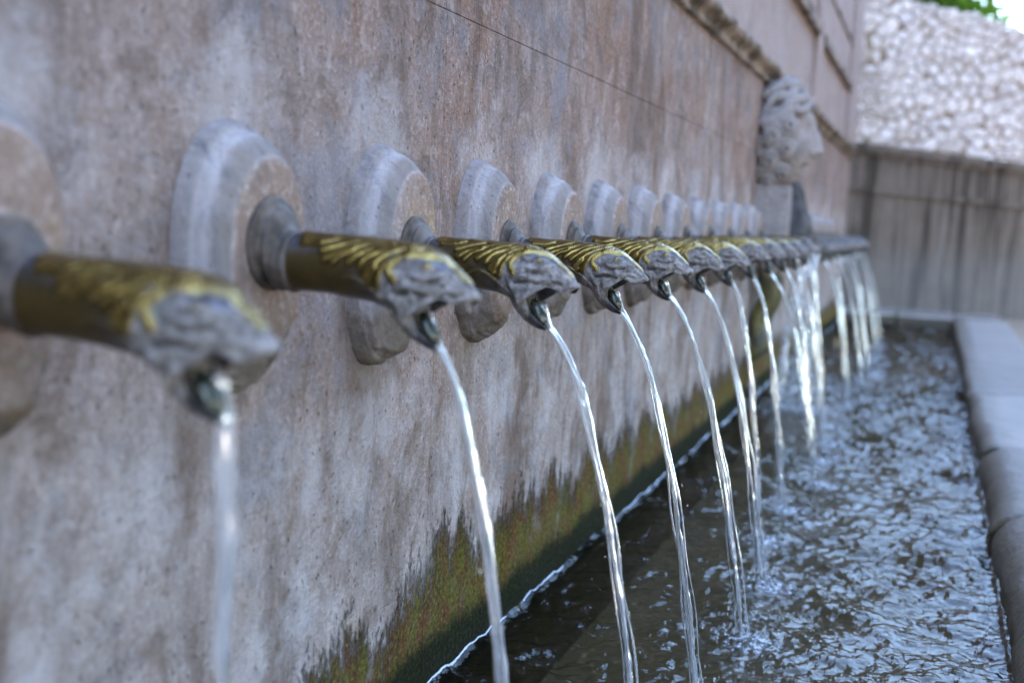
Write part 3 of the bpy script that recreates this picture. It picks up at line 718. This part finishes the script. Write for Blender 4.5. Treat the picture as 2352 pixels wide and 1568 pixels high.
# ------------------------------------------------------------------ carved head with its cascade
YM = 6.72
mk = tag(empty('carved_head', (0, YM, 1.26)), 'carved stone head with curly hair projecting from the fountain wall', 'sculpture')
def mput(name, V, F, mat, par=None, smooth=True):
    V = np.asarray(V, float) - np.array([0, YM, 1.26]); return link(name, mesh_np(name, V, F, mat, smooth), par or mk)
u = np.linspace(0, np.pi, 90)[:, None]; v_ = np.linspace(-np.pi, np.pi, 120, endpoint=False)[None]
dirz = np.cos(u) + 0*v_; dx = np.sin(u)*np.cos(v_); dy_ = np.sin(u)*np.sin(v_)
rx, ry, rz = .235, .225, .315
hx, hy, hz = dx*rx, dy_*ry, dirz*rz
def gb(az, el, wa, we):   # bump on the sphere around azimuth/elevation
    A = np.arctan2(dy_, dx); E = np.arcsin(np.clip(dirz, -1, 1)); return np.exp(-((A - az)/wa)**2 - ((E - el)/we)**2)
d = .012*gb(0, .30, .9, .16) + .050*gb(0, -.10, .16, .26) + .030*gb(0, -.24, .20, .10) - .022*gb(.42, .12, .22, .12) - .022*gb(-.42, .12, .22, .12) + .012*gb(.42, .10, .10, .06) + .012*gb(-.42, .10, .10, .06)
d += .020*gb(0, -.46, .28, .06) - .050*gb(0, -.58, .24, .06) + .022*gb(0, -.70, .26, .08) + .030*gb(0, -.95, .35, .14) + .012*gb(.7, -.30, .3, .3) + .012*gb(-.7, -.30, .3, .3)
d += .010*(fbm(hx*12, hy*12, hz*12, 4) - .5)
f3 = np.stack([dx, dy_, dirz], -1); Hd = np.stack([hx, hy, hz], -1) + f3*d[..., None]; Hd[..., 0] = np.maximum(Hd[..., 0], -.05)
Hd += np.array([.035, YM, 1.555])
mput('face', Hd.reshape(-1, 3), grid_faces(90, 120, True), M_MASK)
# hair: rows of curls, each a coil of its own
rs = np.random.default_rng(5)
def curl(c, nrm, r, turns, seed, sgn=1):
    nrm = np.array(nrm)/np.linalg.norm(nrm); a = np.cross(nrm, [0, 0, 1.]); a /= np.linalg.norm(a); b = np.cross(nrm, a)
    t = np.linspace(0, 1, 60); an = sgn*t*turns*2*np.pi + seed; rr = r*(1 - .82*t)
    P = np.array(c) + rr[:, None]*(np.cos(an)[:, None]*a + 1.25*np.sin(an)[:, None]*b) + nrm*(t[:, None]*r*.75)
    return tube(P, r*.31*(1 - .20*t), 9)
def lock(A0, A1, E0_, E1_, ph, r, lift):
    t = np.linspace(0, 1, 40); A_ = A0 + (A1 - A0)*t + .13*np.sin(t*9 + ph); E_ = E0_ + (E1_ - E0_)*t**.9 + .07*np.sin(t*9 + ph*1.7)
    nd = np.stack([np.cos(E_)*np.cos(A_), np.cos(E_)*np.sin(A_), np.sin(E_)], -1)
    P = nd*np.array([rx + lift, ry + lift + .02, rz + lift]) + np.array([.035, YM, 1.555]); P[:, 0] = np.maximum(P[:, 0], .008)
    return tube(P, r*(.55 + .6*np.sin(np.pi*np.clip(t, .04, .97))), 9)
for sg in (1, -1):
    for i in range(17):                              # locks sweeping from the brow back over the temples, row under row
        e0 = 1.30 - i*.135; a0 = (.05 if e0 > .62 else .92 + (.62 - e0)*.16) + rs.normal(0, .03)
        mput('hair_lock', *lock(sg*a0, sg*1.75, e0 + rs.normal(0, .02), e0 - .42 + rs.normal(0, .05), i*1.9 + sg, .025 + rs.random()*.008, .012 + rs.random()*.018), M_MASK)
    for i in range(3, 9):                            # curls over the ear and along the hairline
        e0 = .70 - i*.19; a0 = (1.12 if i % 2 else 1.42)*sg
        nd = np.array([math.cos(e0)*math.cos(a0), math.cos(e0)*math.sin(a0), math.sin(e0)])
        mput('hair_curl', *curl(nd*np.array([rx + .03, ry + .05, rz + .03]) + np.array([.035, YM, 1.555]), nd, .050, 2.1, i*1.3, sg), M_MASK)
# plain block under the head, and the dark outlet hanging before it
zc2 = np.array([1.275, 1.24, 1.19, 1.14, 1.09, 1.04, .995, .96, .90, .84, .76]); xc2 = np.array([.180, .182, .184, .186, .186, .186, .186, .186, .180, .16, .12])
def console(y0, y1, dxx, zs, xs2, back):
    V = []; F = []
    for yy in (y0, y1):
        for z_, x_ in zip(zs, xs2): V += [(back, yy, z_), (x_ + dxx, yy, z_)]
    n = len(zs)
    for k2 in (0, 1):
        o = k2*2*n
        for i in range(n - 1):
            f = [o + 2*i, o + 2*i + 1, o + 2*i + 3, o + 2*i + 2]; F.append(f if k2 else f[::-1])
    for i in range(n - 1): F.append([2*i + 1, 2*i + 3, 2*n + 2*i + 3, 2*n + 2*i + 1]); F.append([2*i, 2*n + 2*i, 2*n + 2*i + 2, 2*i + 2])
    F.append([0, 1, 2*n + 1, 2*n]); F.append([2*n - 2, 4*n - 2, 4*n - 1, 2*n - 1])
    return np.array(V), F
mput('console', *console(YM - .21, YM + .21, 0, zc2, xc2, -.01), M_MASK, smooth=False)
Po = catmull([(.175, YM, 1.30), (.195, YM, 1.22), (.205, YM, 1.12), (.215, YM, 1.03), (.215, YM, .92)], 40)
mput('wet_outlet', *tube(Po, np.interp(np.linspace(0, 1, 40), [0, .3, .7, 1], [.04, .055, .085, .095]), 28, lambda s, t: 1 + .06*np.cos(6*t) + .14*(vnoise(np.cos(t)*2 + 5, np.sin(t)*2, s*9) - .5)), M_WETST)
for sy in (-.13, .14):
    Pb = catmull([(.02, YM + sy - .06, .86), (.085, YM + sy - .05, .78), (.10, YM + sy, .64), (.05, YM + sy, .50), (.06, YM + sy, .36), (.02, YM + sy, .27)], 40)
    mput('scroll_bracket', *tube(Pb, np.interp(np.linspace(0, 1, 40), [0, .25, .6, .85, 1], [.03, .055, .045, .05, .02]), 20, lambda s, t: 1 + .2*(vnoise(np.cos(t)*2, np.sin(t)*2 + sy*9, s*12) - .5)), M_MOSSY)
cas = tag(empty('cascade', (.3, YM, 0)), 'broad white broken cascade falling below the carved head', 'water jet')
def cput(name, V, F, mat, kind=None):
    o = link(name, mesh_np(name, np.asarray(V) - np.array([.3, YM, 0]), F, mat), cas)
    if kind: o['kind'] = kind
rs = np.random.default_rng(21)
for i in range(8):
    vv = rs.uniform(-.45, .25); y0 = YM + rs.uniform(-.09, .09); vy = rs.normal(0, .22) - .10
    cput('strand', *strand((.275 + rs.normal(0, .03), y0, .94 + rs.normal(0, .02)), vv, .95, .008 + rs.random()*.008, .010 + rs.random()*.014, i*1.9, 70, 9, None, .006, .3, vy), M_FOAM)
cput('splash_drops', *drops((.25, YM - .05, .0), 600, .15, .0048, 77, 1.3), M_FOAM, 'stuff')
IMPACT.append((.30, YM, 99))

# ------------------------------------------------------------------ basin
basin = tag(empty('stone_basin', (1.2, 5, 0)), 'long stone basin with worn coping slabs along its outer rim', 'basin')
def bput(name, V, F, mat, smooth=True):
    o = link(name, mesh_np(name, V, F, mat, smooth), basin); o.matrix_parent_inverse = basin.matrix_basis.inverted(); return o
XI, XO, ZR = 1.225, 1.765, .140
def coping(y0, y1, rad, seed, worn=0.):
    """a slab running along Y whose inner top edge is rounded with the given radius"""
    a = np.linspace(0, np.pi/2, 14)
    pr = [(XI + .02, -.34), (XI + .012, -.12), (XI + .006, -.03)] + [(XI + rad - rad*math.cos(q), ZR - rad*.9 + rad*.9*math.sin(q)) for q in a] + [(x, ZR) for x in np.linspace(XI + rad + .04, XO - .02, 12)] + [(XO, ZR - .015), (XO, -.1)]
    ys = np.concatenate([[y0 + .004], np.linspace(y0 + .018, y1 - .018, max(6, int((y1 - y0)/.025))), [y1 - .004]])
    px_, pz_ = np.array(pr)[:, 0][None], np.array(pr)[:, 1][None]; yy_ = ys[:, None] + 0*px_; px_ = px_ + 0*yy_; pz_ = pz_ + 0*yy_
    e = np.zeros_like(yy_); e[0] = e[-1] = .010
    nz = fbm(px_*6 + seed, yy_*6, pz_*6, 4) - .5; nl = fbm(px_*2 + seed, yy_*2.2, 0*yy_ + 3 + seed, 3) - .5
    edge = np.exp(-((px_ - XI)/.14)**2)
    V = np.stack([px_ + (nz*.030 + nl*.07*edge*worn)*(px_ < XI + .3) + e*.4, yy_, pz_ + (nz*.022 + nl*.04*edge*worn)*(pz_ > -.05) - e*(pz_ > .05)], -1).reshape(-1, 3)
    n = len(pr); F = grid_faces(len(ys), n).tolist(); F.append(list(range(n))); F.append([(len(ys)-1)*n + i for i in range(n)][::-1])
    return np.array(V), F
for i, (a, b, rd, wo) in enumerate([(-4.2, -2.0, .08, .5), (-2., -.2, .1, .6), (-.2, 1.6, .12, .8), (1.6, 2.95, .12, 1.), (2.95, 4.05, .13, 1.), (4.05, 5.32, .12, 1.), (5.32, 7.10, .07, .7), (7.10, 8.9, .05, .4), (8.9, 10.6, .045, .3), (10.6, 12.2, .04, .3), (12.2, 13.50, .04, .3)]):
    V, F = coping(a, b, rd, i*3.3, wo); bput('coping_slab', V, F, M_COP)
for i, (a, b) in enumerate([(-.0, .62), (.62, 1.24), (1.24, XO)]):
    bput('coping_slab', *rbox(a + .003, b - .003, 13.504, 14.72, -.34, ZR - .004*i, .018), M_COPWET, False)
bput('basin_floor', *rbox(-.02, XI + .05, -4.2, 13.52, -.42, -.30, .002), M_FLOOR, False)
bput('end_stone', *rbox(-.02, XO, -4.5, -4.2, -.34, ZR, .01), M_COP, False)

# ------------------------------------------------------------------ water surface
ys = np.concatenate([np.linspace(-4.2, 1.2, 60, endpoint=False), np.exp(np.linspace(math.log(1.2), math.log(13.51), 1250))])
xs = np.concatenate([[0, .002, .004, .007, .010, .014, .019, .025], np.linspace(.032, XI - .01, 290), [XI - .006, XI - .002, XI + .002, XI + .012]])
XX, YY = np.meshgrid(xs, ys)
wr = np.random.default_rng(9); ZZ = np.zeros_like(XX)
calm = .80 + .20*smooth01(.2, .7, XX)
envs = [.35 + 1.3*vnoise(XX*2.6 + i*3.1, YY*2.2 + i*1.7, i*.37) for i in range(5)]; warp = [2.2*vnoise(XX*4, YY*4, i + .5) for i in range(4)]
for i in range(70):
    lam = .016*(6.0)**wr.random(); k_ = 2*np.pi/lam; a = wr.random()*2*np.pi
    amp = .0058*lam*(.5 + wr.random())
    fade = np.clip(1.6 - .0026*np.maximum(YY, .5)*1.2/lam*1.5, 0, 1)
    env = envs[i % 5]
    ZZ += amp*fade*env*np.sin(k_*(XX*np.cos(a) + YY*np.sin(a)) + wr.random()*6.28 + warp[i % 4])
ZZ *= .80
for i in range(22):                                   # longer, slower swells between the short ripples
    lam = .11*(3.2)**wr.random(); k_ = 2*np.pi/lam; a = wr.random()*2*np.pi
    ZZ += .0058*lam*(.5 + wr.random())*envs[i % 5]*np.sin(k_*(XX*np.cos(a) + YY*np.sin(a)) + wr.random()*6.28 + 1.6*warp[i % 4])
ZZ *= calm
ZZ *= (1 + 1.3*smooth01(3.5, 9., YY))*(.30 + 1.35*fbm(XX*3.2, YY*1.7, 0*YY + 4, 3))
foam_and_glint = np.zeros_like(XX)
rough3 = fbm(XX*40, YY*40, 0*XX + 1.3, 3)
for (xi, yi, k) in IMPACT:
    r = np.hypot(XX - xi, YY - yi); big = k == 99
    q = .30 if big else .13
    ZZ += (.0034 if not big else .006)*np.exp(-r/q)*np.cos(2*np.pi*r/.042)*np.clip(1.5 - YY/9, .2, 1)
    ZZ += (.010 if not big else .02)*np.exp(-(r/(.04 if not big else .15))**2)*rough3
    if not big: ZZ += .017*np.exp(-(np.hypot(XX - xi - .05, YY - yi + .04)/.12)**2)*(rough3 - .5)
    foam_and_glint = np.maximum(foam_and_glint, np.exp(-(np.hypot(XX - xi - .03, YY - yi + .03)/(.12 if not big else .30))**2)*(.46 if not big else .5))
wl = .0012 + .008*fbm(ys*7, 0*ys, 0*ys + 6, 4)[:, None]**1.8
foam_and_glint = np.maximum(foam_and_glint, 1.1*np.exp(-(XX/wl)**2)*smooth01(.30, .48, fbm(ys*4 + 9, 0*ys, 0*ys, 3))[:, None])  # pale line along the wall: sky reflection in the meniscus, painted as colour
edge_n = .5 + fbm(ys*9, 0*ys, 0*ys + 2, 3)[:, None]
ZZ += .0090*edge_n*np.exp(-XX/.0075) + .006*np.exp(-(XI - XX).clip(0)/.006)
ZZ += .0016*np.sin(2*np.pi*XX/.03)*np.exp(-XX/.05)
wo = link('water', mesh_np('water', np.stack([XX, YY, ZZ], -1).reshape(-1, 3), grid_faces(len(ys), len(xs))[:, ::-1].copy()[:, ::-1], M_WATER, True, {'foam_and_glint': np.repeat(foam_and_glint.reshape(-1, 1), 3, 1)}))
tag(wo, kind='structure')

# ------------------------------------------------------------------ end wall: stained lower wall, rubble wall above
E0 = np.array([-.45, 14.42]); ED = np.array([1., .5]); ED /= np.linalg.norm(ED); EN = np.array([ED[1], -ED[0]])   # EN faces the camera
def ew(s, o, z): p = E0 + ED*s + EN*o; return (p[0], p[1], z)
def slope_box(s0, s1, o0, o1, za0, za1, zb0, zb1, n=1):
    """prism along the end wall: bottom za (at s0, s1), top zb"""
    V = []; F = []
    for i in range(n + 1):
        t = i/n; s = s0 + (s1 - s0)*t; za = za0 + (za1 - za0)*t; zb = zb0 + (zb1 - zb0)*t
        V += [ew(s, o0, za), ew(s, o1, za), ew(s, o1, zb), ew(s, o0, zb)]
    for i in range(n):
        b = i*4
        for j in range(4): F.append([b + j, b + (j+1) % 4, b + 4 + (j+1) % 4, b + 4 + j][::-1])
    F.append([0, 1, 2, 3]); F.append([n*4 + 3, n*4 + 2, n*4 + 1, n*4])
    return V, F
zc_ = lambda s: 2.150 - .0775*s*.894          # cornice height along the wall
zl_ = lambda s: 1.590 - .0600*s*.894
SL = 9.0
lw = tag(empty('stained_wall', ew(1, 0, 0)), 'grey end wall with dark vertical drip stains and a narrow ledge', 'wall')
def lput(name, V, F, mat, root):
    V = np.asarray(V, float) - np.array(root.location); return link(name, mesh_np(name, V, F, mat, False), root)
lput('wall_face', *slope_box(0, SL, -.6, 0, -.3, -.3, zc_(0) - .08, zc_(SL) - .08), M_END, lw)
lput('ledge', *slope_box(0, SL, -.05, .035, zl_(0) - .03, zl_(SL) - .03, zl_(0) + .025, zl_(SL) + .025), M_END, lw)
lput('coping', *slope_box(0, SL, -.3, .085, zc_(0) - .078, zc_(SL) - .078, zc_(0), zc_(SL)), M_END, lw)
lput('coping_moulding', *slope_box(0, SL, -.05, .045, zc_(0) - .14, zc_(SL) - .14, zc_(0) - .081, zc_(SL) - .081), M_END, lw)
rw = tag(empty('rubble_wall', ew(1, 0, 2.1)), 'pale rubble stone wall rising above the stained end wall', 'wall')
zt_ = lambda s: 4.06 - .18*s
lput('mortar_core', *slope_box(0, SL, -.6, -.03, zc_(0) - .01, zc_(SL) - .01, zt_(0) - .06, zt_(SL) - .06), M_MORTAR, rw)
def clip_cell(poly, a, b):
    """keep the side of the bisector of a, b that holds a"""
    m = (a + b)/2; n = b - a; out = []
    for i in range(len(poly)):
        p, q = poly[i], poly[(i+1) % len(poly)]; dp, dq = np.dot(p - m, n), np.dot(q - m, n)
        if dp <= 0: out.append(p)
        if dp*dq < 0: out.append(p + (q - p)*dp/(dp - dq))
    return out
rs = np.random.default_rng(31); seeds = []
for tries in range(9000):
    p = np.array([rs.uniform(.3, 2.95), rs.uniform(-.02, 1.95)]); need = .052 + .15*vnoise(p[0]*3.4, p[1]*3.9, 5.)**1.5 + rs.uniform(-.025, .03)
    if all((abs(p[0] - q[0])*1.12)**2 + (p[1] - q[1])**2 > max(need, nq)**2*.9 for q, nq in seeds): seeds.append((p, need))
pts = [q for q, _ in seeds]; nst = 0; far_stones = []
for i, p in enumerate(pts):
    poly = [p + np.array(d)*.22 for d in ((-1, -1), (1, -1), (1, 1), (-1, 1))]
    for j, q in enumerate(pts):
        if j != i and np.hypot(*(q - p)) < .6:
            poly = clip_cell(poly, p, q)
            if len(poly) < 3: break
    if len(poly) < 3: continue
    poly = np.array(poly); c = poly.mean(0)
    zb = zc_(p[0]); top = zt_(p[0]) + rs.uniform(-.03, .04)
    poly[:, 1] = np.clip(poly[:, 1], .004, max(.01, top - zb))
    if np.ptp(poly[:, 1]) < .03: continue
    # round the corners once, then set back from the joints
    q = []
    for k in range(len(poly)):
        a_, b_ = poly[k], poly[(k+1) % len(poly)]; q += [a_*.92 + b_*.08, a_*.08 + b_*.92]
    q = np.array(q); c = q.mean(0); n = len(q); pr = rs.uniform(.0, .028)
    tilt = rs.normal(0, .15, 2); V = []
    for sc, o in ((.985, -.05), (.985, -.006 + pr*.5), (.95, .002 + pr), (.90, .004 + pr)):
        for r_ in q:
            d_ = (r_ - c); l_ = np.hypot(*d_) + 1e-6; d_ = d_*max(.3, sc - (.008/l_ if sc > .8 else 0)); V.append((d_[0], o + d_ @ tilt*(o > 0), d_[1]))
    V.append((0, .004 + pr, 0)); F = []
    for l in range(3):
        for k in range(n): F.append([l*n + k, l*n + (k+1) % n, (l+1)*n + (k+1) % n, (l+1)*n + k])
    for k in range(n): F.append([3*n + k, 3*n + (k+1) % n, 4*n])
    W2 = np.array([np.array([*(ED*v[0] + EN*v[1]), v[2]]) for v in V])
    o = link('stone', mesh_np('stone', W2, F, M_RUB, True), rw); o.location = np.array(ew(c[0], -.03, zb + c[1])) - np.array(rw.location); nst += 1
    zb2 = zc_(p[0] + 2.66); far_stones.append((W2 + np.array(ew(c[0] + 2.66, -.03, zb2 + c[1])) - np.array(rw.location), F))

V, F = join(far_stones); tag(link('stones_farther_along', mesh_np('stones_farther_along', V, F, M_RUB, True), rw), kind='stuff')

# ------------------------------------------------------------------ trees beyond the wall
def tree(loc, h, rc, n, seed, label):
    q = np.random.default_rng(seed); r = tag(empty('leafy_tree', loc), label, 'tree', 'trees beyond the rubble wall')
    P = catmull([(0, 0, 0), (.1, .05, h*.3), (-.05, .1, h*.6), (.1, 0, h*.85)], 24); parts = [tube(P, np.linspace(.22, .06, 24), 10)]
    cl = []
    for i in range(26):
        a = q.random()*6.283; e = q.uniform(-.5, 1.); d = rc*q.uniform(.35, 1.)
        c = np.array([math.cos(a)*d*math.cos(e*.9), math.sin(a)*d*math.cos(e*.9), h*.72 + d*math.sin(e)*.75]); cl.append(c)
        b = P[q.integers(9, 23)]; parts.append(tube(catmull([b, (b + c)/2 + q.normal(0, .15, 3), c], 8), np.linspace(.06, .012, 8), 6))
    V, F = join(parts); link('trunk', mesh_np('trunk', V, F, M_BARK), r)
    cl = np.array(cl); c = cl[q.integers(0, len(cl), n)] + q.normal(0, rc*.21, (n, 3))
    a = q.normal(0, 1, (n, 3)); a /= np.linalg.norm(a, axis=1)[:, None]; b = np.cross(a, q.normal(0, 1, (n, 3))); b /= np.linalg.norm(b, axis=1)[:, None]
    sz = (.05 + .07*q.random(n))[:, None]
    V = np.stack([c - a*sz, c + b*sz*.55, c + a*sz, c - b*sz*.55], 1).reshape(-1, 3); F = np.arange(n*4).reshape(-1, 4)
    link('crown', mesh_np('crown', V, F, M_LEAF, False), r)
tree((-.35, 22.5, .03), 6.4, 2.0, 9500, 1, 'broad green tree just behind the middle of the rubble wall')
tree((4.6, 23.5, .03), 6.6, 2.2, 7000, 2, 'green tree showing at the upper right corner above the rubble wall')

# ------------------------------------------------------------------ unseen leafy mass added opposite the fountain to block low sky light
q = np.random.default_rng(77); n = 42000
c = np.stack([8.2 + np.abs(q.normal(0, 1.3, n)), q.uniform(-16, 24, n), 1.6 + 7.2*q.random(n)**.8], -1)
c[:, 2] += 1.2*(vnoise(c[:, 1]*.35, 0*n, 2.) - .5)*2; c[:, 0] += 1.4*(vnoise(c[:, 1]*.5, c[:, 2]*.5, 7.) - .5)
a = q.normal(0, 1, (n, 3)); a /= np.linalg.norm(a, axis=1)[:, None]; b = np.cross(a, q.normal(0, 1, (n, 3))); b /= np.linalg.norm(b, axis=1)[:, None]
sz = (.10 + .10*q.random(n))[:, None]
V = np.stack([c - a*sz, c + b*sz*.6, c + a*sz, c - b*sz*.6], 1).reshape(-1, 3)
F = np.arange(n*4).reshape(-1, 4).tolist(); parts = [(V, F)]
for y in np.arange(-15, 24, 3.2): parts.append(tube(catmull([(8.8, y, .03), (8.9, y + .2, 2.5), (8.7, y, 6.)], 10), np.linspace(.2, .07, 10), 8))
V, F = join(parts); tag(link('sky_blocking_trees', mesh_np('sky_blocking_trees', V, F, M_BLOCKER, False)), kind='stuff')
